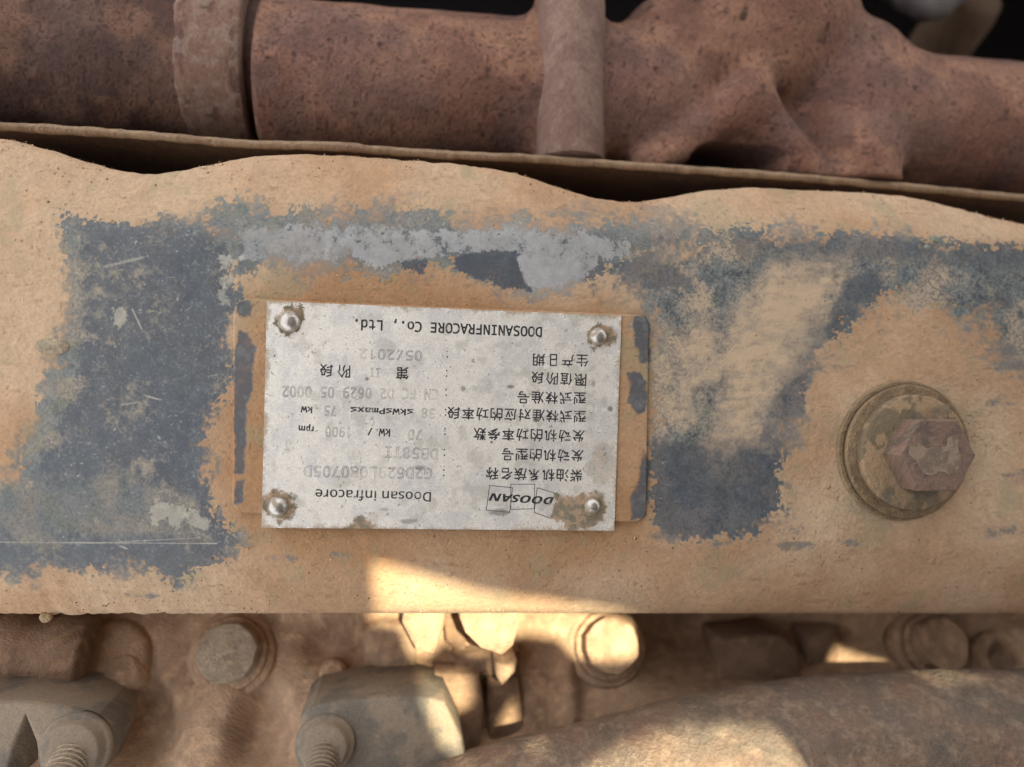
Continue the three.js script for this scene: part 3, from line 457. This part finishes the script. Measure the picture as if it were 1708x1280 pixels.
// ------------------------------------------------------------------ edge of the heat shield between cover and manifold
const shield = thing('heat_shield', 'thin steel heat shield whose dusty rolled edge runs between the cover and the rusty manifold', 'heat shield', at(854, 300, -0.1));
{
  const P = [[-300, 190], [-150, 199], [0, 207], [200, 219], [420, 237], [560, 241], [720, 253], [900, 262], [1100, 276], [1300, 290], [1500, 307], [1708, 327], [2000, 352]].map(([a, b]) => at(a, b + 4, -0.026)), curve = new THREE.CatmullRomCurve3(P, false, 'centripetal');
  const tube = roughen(new THREE.TubeGeometry(curve, 300, 0.0013, 14), 0.0007, 330, 2); part('rolled_edge', planarUV(tube, skewUV()), railMat, shield);
  const n = 160, pts = curve.getPoints(n), pos = [], idx = [];
  pts.forEach((p, i) => { for (let j = 0; j <= 8; j++) { const t = j / 8; pos.push(p.x, p.y - 0.0012 - 0.010 * t * t, p.z - 0.0006 - 0.085 * t); } for (let j = 0; j <= 8; j++) { const t = j / 8; pos.push(p.x, p.y + 0.0006 - 0.010 * t * t, p.z - 0.0006 - 0.085 * t); } if (i < n) for (let j = 0; j < 8; j++) for (const o of [0, 9]) { const a = i * 18 + o + j, b = a + 18; o ? idx.push(a, a + 1, b, b, a + 1, b + 1) : idx.push(a, b, a + 1, b, b + 1, a + 1); } });
  const g = new THREE.BufferGeometry(); g.setAttribute('position', new THREE.Float32BufferAttribute(pos, 3)); g.setIndex(idx); g.computeVertexNormals();
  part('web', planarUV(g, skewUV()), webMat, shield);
}

// ------------------------------------------------------------------ exhaust manifold
const manifold = thing('exhaust_manifold', 'rusty brown cast exhaust manifold with pitted pipes behind the heat shield along the top', 'exhaust manifold', at(854, 140, -0.09));
{
  const MZ = -0.056, a0 = at(-220, 70, MZ), a1 = at(338, 110, MZ), b0 = at(440, 117, MZ);
  const dir = b0.clone().sub(a0).normalize(), quat = new THREE.Quaternion().setFromUnitVectors(V(1, 0, 0), dir);
  const along = (geo, p) => geo.applyQuaternion(quat).translate(p.x, p.y, p.z);
  const L = a1.distanceTo(a0);
  const lp = Array.from({ length: 50 }, (_, k) => [0.0262 + 0.0006 * Math.sin(k * 0.4), L * k / 49]);
  part('pipe', boxUV(along(roughen(lathe(lp, 96, 'x'), 0.0011, 120, 3), a0)), darkRustMat, manifold, 'darker left pipe section');
  const cw = at(430, 117, MZ).distanceTo(a1);
  part('joint_collar', boxUV(along(roughen(lathe([[0.0255, -0.004], [0.0266, -0.0015], [0.0276, 0.0006], [0.0279, 0.003], [0.0279, cw * 0.5], [0.0278, cw - 0.001], [0.0270, cw], [0.02, cw]], 110, 'x'), 0.0008, 200, 6), a1)), collarMat, manifold, 'paler greyish collar round the left pipe');
  part('inner_sleeve', planarUV(along(lathe([[0.0225, 0], [0.0225, 0.02]], 64, 'x'), at(420, 116, MZ)), skewUV()), darkRustMat, manifold);
  // the casting to the right of the joint, one blended body
  const caps = [[at(426, 134, MZ), at(1085, 176, MZ), 0.0262], [at(1254, 50, -0.060), at(1262, -190, -0.06), 0.0375], [at(1130, 100, -0.058), at(1410, 140, -0.058), 0.0235], [at(1425, 208, -0.052), at(2050, 256, -0.056), 0.0262], [at(1255, 140, -0.036), at(1245, 176, -0.031), 0.0062], [at(1245, 172, -0.032), at(1080, 280, -0.038), 0.0056], [at(1250, 172, -0.032), at(1372, 310, -0.034), 0.0068], [at(1170, 246, -0.050), at(1320, 250, -0.050), 0.0135], [at(951, 290, -0.041), at(945, -150, -0.041), 0.0108], [at(1440, 250, -0.034), at(1445, 340, -0.034), 0.012]];
  const seg = (p, a, b) => { const abx = b.x - a.x, aby = b.y - a.y, abz = b.z - a.z, t = clamp(((p.x - a.x) * abx + (p.y - a.y) * aby + (p.z - a.z) * abz) / (abx * abx + aby * aby + abz * abz)); return Math.hypot(p.x - a.x - abx * t, p.y - a.y - aby * t, p.z - a.z - abz * t); };
  const hole = at(1228, 268, -0.034), C0 = V((at(424, 116, MZ).x + at(1900, 200, MZ).x) / 2, 0.116, -0.058), H = V((at(1900, 200, MZ).x - at(424, 116, MZ).x) / 2, 0.066, 0.046), res = 112;
  const e0 = at(0, 207, -0.026), e1 = at(1708, 322, -0.026), xCut = at(442, 116, MZ).x;
  const mc = new MarchingCubes(res, new THREE.MeshBasicMaterial(), false, false, 260000), half = res / 2, p = V(0, 0, 0);
  for (let k = 0; k < res; k++) for (let j = 0; j < res; j++) for (let i = 0; i < res; i++) {
    p.set(C0.x + H.x * (i - half) / half, C0.y + H.y * (j - half) / half, C0.z + H.z * (k - half) / half);
    let d = 1;
    for (const [a, b, r] of caps) { const e = seg(p, a, b) - r, kk = 0.0072, h = clamp(0.5 + 0.5 * (d - e) / kk); d = d * (1 - h) + e * h - kk * h * (1 - h); }
    d += 0.0013 * (noise3(p.x * 90, p.y * 90, p.z * 90) - 0.5) + 0.0006 * (noise3(p.x * 260, p.y * 260, p.z * 260) - 0.5);
    const hx = (p.x - hole.x) / 0.0165, hy = (p.y - hole.y) / 0.0062, carve = (1 - Math.hypot(hx, hy)) * 0.0055; d = Math.max(d, Math.min(carve, p.z + 0.1));
    d = Math.max(d, xCut - p.x, lerp(e0.y, e1.y, (p.x - e0.x) / (e1.x - e0.x)) + 0.0015 - p.y);
    if (i < 2 || j < 2 || k < 2 || i > res - 3 || j > res - 3 || k > res - 3) d = Math.max(d, 0.001);
    mc.field[i + j * res + k * res * res] = -d;
  }
  mc.isolation = 0; mc.update();
  const n = mc.count, pos = new Float32Array(n * 3); for (let i = 0; i < n; i++) { pos[3 * i] = C0.x + H.x * mc.positionArray[3 * i]; pos[3 * i + 1] = C0.y + H.y * mc.positionArray[3 * i + 1]; pos[3 * i + 2] = C0.z + H.z * mc.positionArray[3 * i + 2]; }
  let g = new THREE.BufferGeometry(); g.setAttribute('position', new THREE.BufferAttribute(pos, 3)); g = mergeVertices(g, 1e-6); g.computeVertexNormals();
  part('cast_body', boxUV(g), rustMat, manifold);
  // upright sleeve in front of the pipe
  const s0 = at(951, 268, -0.0342), len = 0.075, sy = lathe([[0.0, 0], [0.0112, 0], [0.0112, 0.05], [0.0108, 0.0565], [0.0086, 0.0595], [0.0084, len + 0.02], [0, len + 0.02]], 64, 'y');
  sy.rotateZ(0.03); sy.translate(s0.x, s0.y, s0.z); part('stud_sleeve', planarUV(roughen(sy, 0.0008, 200, 4), skewUV()), sleeveMat, manifold, 'grey upright sleeve in front of the pipe');
}

// ------------------------------------------------------------------ dark depth of the engine bay and what shows in it
{
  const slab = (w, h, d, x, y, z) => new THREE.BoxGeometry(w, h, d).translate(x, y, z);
  const bay = new THREE.Mesh(mergeGeometries([slab(0.92, 0.02, 0.68, 0, -0.26, -0.03), slab(0.02, 0.24, 0.68, -0.45, -0.13, -0.03), slab(0.02, 0.24, 0.68, 0.45, -0.13, -0.03), slab(0.88, 0.24, 0.02, 0, -0.13, -0.36), slab(0.88, 0.24, 0.02, 0, -0.13, 0.30), slab(0.47, 0.30, 0.02, 0.225, 0.142, 0.30)]), blackMat); bay.name = 'engine_bay'; bay.castShadow = bay.receiveShadow = true; bay.userData = { kind: 'structure', label: 'black unlit bottom and walls of the engine bay, plus an added tall panel that shades the lower right' }; scene.add(bay);  // last slab: added unseen panel that blocks sky light from the lower right
  const w = thing('wiring_loom', 'lumpy grey wrapped cable end poking into the dark gap at the upper right', 'cable', at(1540, 0, -0.08));
  const c = new THREE.CatmullRomCurve3([at(1440, -90, -0.085), at(1500, -25, -0.08), at(1545, 2, -0.078), at(1590, -20, -0.08), at(1650, -80, -0.09)]);
  part('wrap', roughen(new THREE.TubeGeometry(c, 60, 0.0072, 20), 0.004, 190, 8), greyRubber, w);
  const st = thing('pipe_stub', 'dim brown rounded pipe stub deep inside the dark gap at the upper right', 'pipe', at(1590, 45, -0.13));
  const sg = lathe([[0, 0.02], [0.008, 0.02], [0.013, 0.017], [0.0145, 0.01], [0.0145, -0.05], [0, -0.05]], 48); sg.rotateX(-0.5); const sp = at(1588, 48, -0.125); sg.translate(sp.x, sp.y, sp.z); part('end_cap', roughen(sg, 0.001, 120, 2), headDarkMat, st);
}

// ------------------------------------------------------------------ cylinder head below the cover
const HEAD_TILT = -20 * Math.PI / 180;
const headZ = (y) => -0.050 - 0.30 * (y + 0.088);
const onHead = (px, py, lift = 0) => { let z = -0.045; for (let k = 0; k < 8; k++) z = headZ(at(px, py, z).y); return at(px, py, z + lift); };
const head = thing('cylinder_head', 'dust-covered brown cylinder head casting with ribs and bosses below the cover', 'engine part', V(0, -0.11, -0.12));
{
  const bumps = [[350, 1220, 52, 130, 0.007, 0.35], [945, 1180, 20, 90, 0.005, 0], [300, 1060, 60, 60, 0.001, 0], [1080, 1200, 90, 60, 0.004, 0], [1660, 1100, 52, 46, 0.002, 0], [700, 1000, 300, 34, 0.004, 0], [560, 1080, 60, 40, -0.006, 0], [440, 1230, 45, 80, -0.007, 0], [240, 1220, 50, 80, -0.010, 0], [820, 1190, 60, 60, -0.006, 0], [1270, 1075, 200, 80, -0.026, 0], [1640, 1050, 90, 40, -0.006, 0]];
  const nx = 380, ny = 130, pos = [], idx = [];
  for (let i = 0; i <= nx; i++) for (let j = 0; j <= ny; j++) {
    const edge = i === 0 || j === 0 || i === nx || j === ny, x = lerp(-0.26, 0.27, i / nx), y = lerp(-0.062, -0.17, j / ny); let z = headZ(y);
    const [px, py] = pixel(x, y, z);
    for (const [bx, by, rx, ry, h, lean] of bumps) { const dx = (px - bx - lean * (by - py)) / rx, dy = (py - by) / ry, q2 = dx * dx + dy * dy; if (q2 < 2.2) z += h * sstep(1.45, 0.35, Math.sqrt(q2)); }
    z += 0.0022 * (fbm(x * 40 + 3, y * 40, 3) - 0.5) + 0.0006 * (fbm(x * 220, y * 220, 2) - 0.5);
    pos.push(x, y, edge ? -0.12 : z);
    if (i < nx && j < ny) { const a = i * (ny + 1) + j, b = a + ny + 1; idx.push(a, a + 1, b, b, a + 1, b + 1); }
  }
  const g = new THREE.BufferGeometry(); g.setAttribute('position', new THREE.Float32BufferAttribute(pos, 3)); g.setIndex(idx); g.computeVertexNormals();
  part('casting', planarUV(g, skewUV()), headMat, head);
  const boss = (px, py, r, h, mat = headMat) => { const b = roughen(lathe([[0, -0.012], [r * 1.12, -0.012], [r * 1.05, -0.001], [r, h * 0.6], [r * 0.86, h * 0.95], [r * 0.6, h], [0, h]], 48), 0.0008, 200, px); place('boss', planarUV(b, skewUV(px * 0.001)), mat, head, onHead(px, py), HEAD_TILT); };
  boss(190, 1098, 0.0118, 0.005); boss(214, 1122, 0.0062, 0.0066); boss(556, 1122, 0.0045, 0.005);
  const block = (pts, z0, z1, mat = headMat) => { const b = roughen(extrude(pts.map(([a, c]) => at(a, c, z1)), z0, z1, 0.0010, 3), 0.0006, 220, pts[0][0]); part('block', planarUV(toCreasedNormals(b, 0.9), skewUV(pts[0][0] * 0.001)), mat, head); };
  block([[604, 1052], [640, 1040], [690, 1044], [694, 1112], [660, 1120], [610, 1110]], -0.07, -0.042);
  block([[676, 1000], [746, 1000], [740, 1048], [724, 1092], [694, 1086], [670, 1040]], -0.07, -0.033);
  block([[772, 1000], [864, 1000], [866, 1044], [856, 1078], [838, 1094], [802, 1082], [776, 1056], [766, 1030]], -0.07, -0.027);
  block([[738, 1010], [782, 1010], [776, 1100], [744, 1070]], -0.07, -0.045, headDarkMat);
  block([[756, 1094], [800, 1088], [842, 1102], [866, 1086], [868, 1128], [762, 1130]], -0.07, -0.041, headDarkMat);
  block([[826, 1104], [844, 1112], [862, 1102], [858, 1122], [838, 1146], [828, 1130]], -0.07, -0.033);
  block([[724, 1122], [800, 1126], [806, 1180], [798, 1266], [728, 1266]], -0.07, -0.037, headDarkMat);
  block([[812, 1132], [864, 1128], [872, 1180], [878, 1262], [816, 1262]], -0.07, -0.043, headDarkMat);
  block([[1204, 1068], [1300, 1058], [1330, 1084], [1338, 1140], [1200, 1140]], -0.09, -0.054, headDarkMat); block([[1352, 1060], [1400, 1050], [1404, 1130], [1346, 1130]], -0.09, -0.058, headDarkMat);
}
// three bolts on the head, the same kind
{
  const flange = planarUV(roughen(lathe([[0, -0.006], [0.0142, -0.006], [0.0142, 0.0006], [0.0132, 0.0018], [0.0108, 0.0024], [0, 0.0026]], 64), 0.0007, 200, 2), skewUV());
  const ring = planarUV(roughen(lathe([[0.0, 0.002], [0.0118, 0.0022], [0.0116, 0.0038], [0.0106, 0.0044], [0, 0.0044]], 64), 0.0006, 240, 4), skewUV(0.01));
  const hx = Array.from({ length: 12 }, (_, k) => { const t = k * Math.PI / 6 + 0.2, r = k % 2 ? 0.0094 : 0.0098; return V(r * Math.cos(t), r * Math.sin(t), 0); });
  const cap = planarUV(toCreasedNormals(roughen(extrude(hx, 0.004, 0.0105, 0.0010, 4), 0.0010, 240, 7), 0.9), skewUV(0.02, 0.01));
  let first;
  for (const [px, py, label, mat, turn] of [[388, 1090, 'pale grey flange bolt in the shade below the left of the data plate', boltMat, 0], [1010, 1078, 'flange bolt with a sunlit cream face just under the cover', headMat, 0.5], [1548, 1076, 'brown flange bolt in the shade below the big hex bolt', headMat, 1.1]]) {
    const p = onHead(px, py);
    let o;
    if (!first) {
      o = first = thing('flange_bolt', label, 'bolt', p, 'flange bolts on the cylinder head');
      place('flange', flange, headMat, o, p); place('ring', ring, headMat, o, p); place('cap', cap, mat, o, p);
    } else { o = first.clone(); o.name = numbered('flange_bolt'); o.position.copy(toWorld(p)); o.userData = { ...first.userData, label }; o.children[2].material = mat; scene.add(o); }
    o.rotation.set(-Math.PI / 2 + HEAD_TILT, 0, 0); o.rotateZ(turn);
  }
  const eye = thing('round_fitting', 'brown ring-shaped fitting with a stub in it, at the right edge under the cover', 'fitting', onHead(1662, 1098));
  place('ring', planarUV(roughen(new THREE.TorusGeometry(0.0075, 0.0028, 18, 48), 0.0006, 240, 5), skewUV()), headMat, eye, eye.base, HEAD_TILT);
  const stub = lathe([[0, 0.003], [0.0046, 0.003], [0.005, 0.002], [0.005, -0.008], [0, -0.008]], 32); place('stub', planarUV(stub, skewUV()), headDarkMat, eye, eye.base.clone().add(V(0.0005, -0.002, 0)), HEAD_TILT + 0.3);
}
// threaded plug at the left
{
  const p = onHead(10, 1078, 0.006), o = thing('round_plug', 'dark brown round plug with a ridge round it at the left edge under the cover', 'plug', p);
  const g = roughen(lathe([[0, -0.045], [0.0098, -0.045], [0.0098, -0.002], [0.0112, 0], [0.0112, 0.006], [0.0102, 0.0075], [0.0102, 0.014], [0.0118, 0.0155], [0.0118, 0.024], [0.0108, 0.0258], [0, 0.026]], 64, 'x'), 0.0007, 200, 9); g.rotateZ(-0.1);
  place('body', planarUV(g, skewUV()), headDarkMat, o, p);
}
// two forked clamps, each with a stud and nut
function clampBracket(label, outline, zBack, zFront, studPx, studPy, studR, tint) {
  const o = thing('clamp_bracket', label, 'bracket', at(studPx, studPy, zBack), 'clamp brackets on the cylinder head');
  const b = roughen(extrude(outline.map(([a, c]) => at(a, c, zFront)), zBack, zFront, 0.0013, 4), 0.0005, 170, studPx);
  part('body', planarUV(toCreasedNormals(b, 0.55), skewUV(studPx * 0.001)), clampMat, o);
  const sp = at(studPx, studPy, zFront);
  const nut = roughen(lathe([[0, -0.001], [studR * 1.9, -0.001], [studR * 1.9, 0.0012], [studR * 1.75, 0.0018], [studR * 1.55, 0.0018], [studR * 1.5, 0.0045], [studR * 1.35, 0.0052], [0, 0.0052]], 56), 0.0004, 260, 3);
  place('nut', planarUV(nut, skewUV()), clampMat, o, sp, -0.12);
  const prof = [[0, 0.004]]; prof[0][1] = -0.002; for (let k = 0; k < 9; k++) prof.push([studR, 0.0005 + k * 0.0015], [studR, 0.0009 + k * 0.0015], [studR * 0.86, 0.00125 + k * 0.0015], [studR * 0.86, 0.0016 + k * 0.0015]); prof.push([studR * 0.75, 0.0146], [0, 0.0148]);
  place('stud', planarUV(toCreasedNormals(lathe(prof, 40), 0.6), skewUV()), tint, o, sp, 0.42);
  return o;
}
clampBracket('dark grey forked clamp bracket in the lower left corner, holding a threaded stud', [[-90, 1172], [40, 1170], [110, 1180], [158, 1198], [172, 1226], [168, 1262], [140, 1330], [70, 1330], [58, 1240], [42, 1196], [24, 1240], [0, 1330], [-90, 1330]], -0.045, -0.016, 128, 1246, 0.0052, boltMat);
clampBracket('dark grey clamp bracket below the data plate, half in sunlight', [[500, 1200], [522, 1178], [600, 1166], [690, 1160], [742, 1172], [770, 1230], [790, 1330], [610, 1330], [496, 1330]], -0.045, -0.017, 542, 1240, 0.0046, clampMat);

// ------------------------------------------------------------------ thick hose in the lower right corner
{
  const o = thing('thick_hose', 'thick dusty brown hose crossing the lower right corner, partly in sun', 'hose', at(1300, 1280, -0.04));
  const rad = 0.027, z = -0.012, top = [[560, 1356], [700, 1306], [800, 1272], [900, 1247], [1000, 1224], [1100, 1197], [1220, 1172], [1400, 1146], [1560, 1136], [1708, 1132], [1900, 1132], [2100, 1134]];
  const axis = new THREE.CatmullRomCurve3(top.map(([a, b]) => at(a, b, z + 0.004).add(V(0.10 * rad * (a < 1150 ? 3 : 0.6), -rad * (a < 1150 ? 0.96 : 0.995), -0.004))), false, 'centripetal');
  const g = new THREE.TubeGeometry(axis, 260, rad, 96); const uv = g.attributes.uv, len = axis.getLength(); for (let i = 0; i < uv.count; i++) uv.setXY(i, uv.getX(i) * len, uv.getY(i) * 2 * Math.PI * rad);
  roughen(g, 0.0012, 110, 3); part('tube', g, hoseMat, o);
}

// ------------------------------------------------------------------ added unseen panel overhead: holes shaped to place the sun patches, the rest shades
{
  const hp = V(0.03, -0.10, 0.42), hn = V(0.40, -0.32, 0.85).normalize(), ex = V(1, 0, 0), ey = hn.clone().cross(ex).normalize(); ex.copy(ey.clone().cross(hn));
  const sunMask = new THREE.Group(); sunMask.name = 'added_sun_mask'; sunMask.userData = { label: 'added unseen panel above the engine, with holes cut to shape the patches of sun', category: 'sunMask' };
  const m4 = new THREE.Matrix4().makeBasis(toWorld(ex), toWorld(ey), toWorld(hn)); sunMask.quaternion.setFromRotationMatrix(m4); sunMask.position.copy(toWorld(hp)); scene.add(sunMask);
  const local = (px, py, z) => { const p = at(px, py, z), t = hp.clone().sub(p).dot(hn) / SUN.dot(hn), h = p.addScaledVector(SUN, t).sub(hp); return new THREE.Vector2(h.dot(ex), h.dot(ey)); };
  const s = new THREE.Shape([[-0.27, -0.24], [0.60, -0.62], [0.60, 0.78], [-0.27, 0.78]].map(([a, b]) => new THREE.Vector2(a, b)));
  const holes = [
    [[618, 932, -0.002], [800, 984, -0.006], [1006, 1011, -0.0105], [1070, 1036, -0.040], [1064, 1094, -0.039], [1010, 1102, -0.039], [962, 1094, -0.040], [935, 1066, -0.050], [880, 1056, -0.046], [862, 1066, -0.034], [858, 1092, -0.028], [800, 1094, -0.028], [756, 1072, -0.030], [716, 1104, -0.034], [692, 1098, -0.034], [672, 1044, -0.034], [622, 1040, -0.034]],
    [[700, 1122, -0.03], [784, 1124, -0.034], [790, 1176, -0.034], [756, 1190, -0.034], [768, 1262, -0.025], [735, 1240, -0.02], [700, 1162, -0.02]],
    [[826, 1104, -0.034], [862, 1100, -0.034], [852, 1126, -0.034], [834, 1142, -0.034]],
    [[866, 1166, -0.034], [876, 1226, -0.034], [846, 1232, -0.034], [842, 1208, -0.034]],
    [[1404, 1076, -0.054], [1506, 1114, -0.047], [1400, 1119, -0.0495]],
    [[930, 1290, -0.004], [1000, 1246, -0.006], [1100, 1214, -0.005], [1210, 1200, -0.002], [1290, 1212, 0.002], [1345, 1290, 0.012], [1320, 1380, 0.018], [900, 1380, 0.003]],
  ];
  for (const h of holes) s.holes.push(new THREE.Path(h.map((p) => local(...p))));
  const g = new THREE.ExtrudeGeometry(s, { depth: 0.0015, bevelEnabled: false });
  const panel = new THREE.Mesh(g, new THREE.MeshStandardMaterial({ color: new THREE.Color().setRGB(0.30, 0.22, 0.12), roughness: 0.8 })); panel.name = 'panel'; panel.castShadow = panel.receiveShadow = true; sunMask.add(panel);
}

renderer.render(scene, camera);
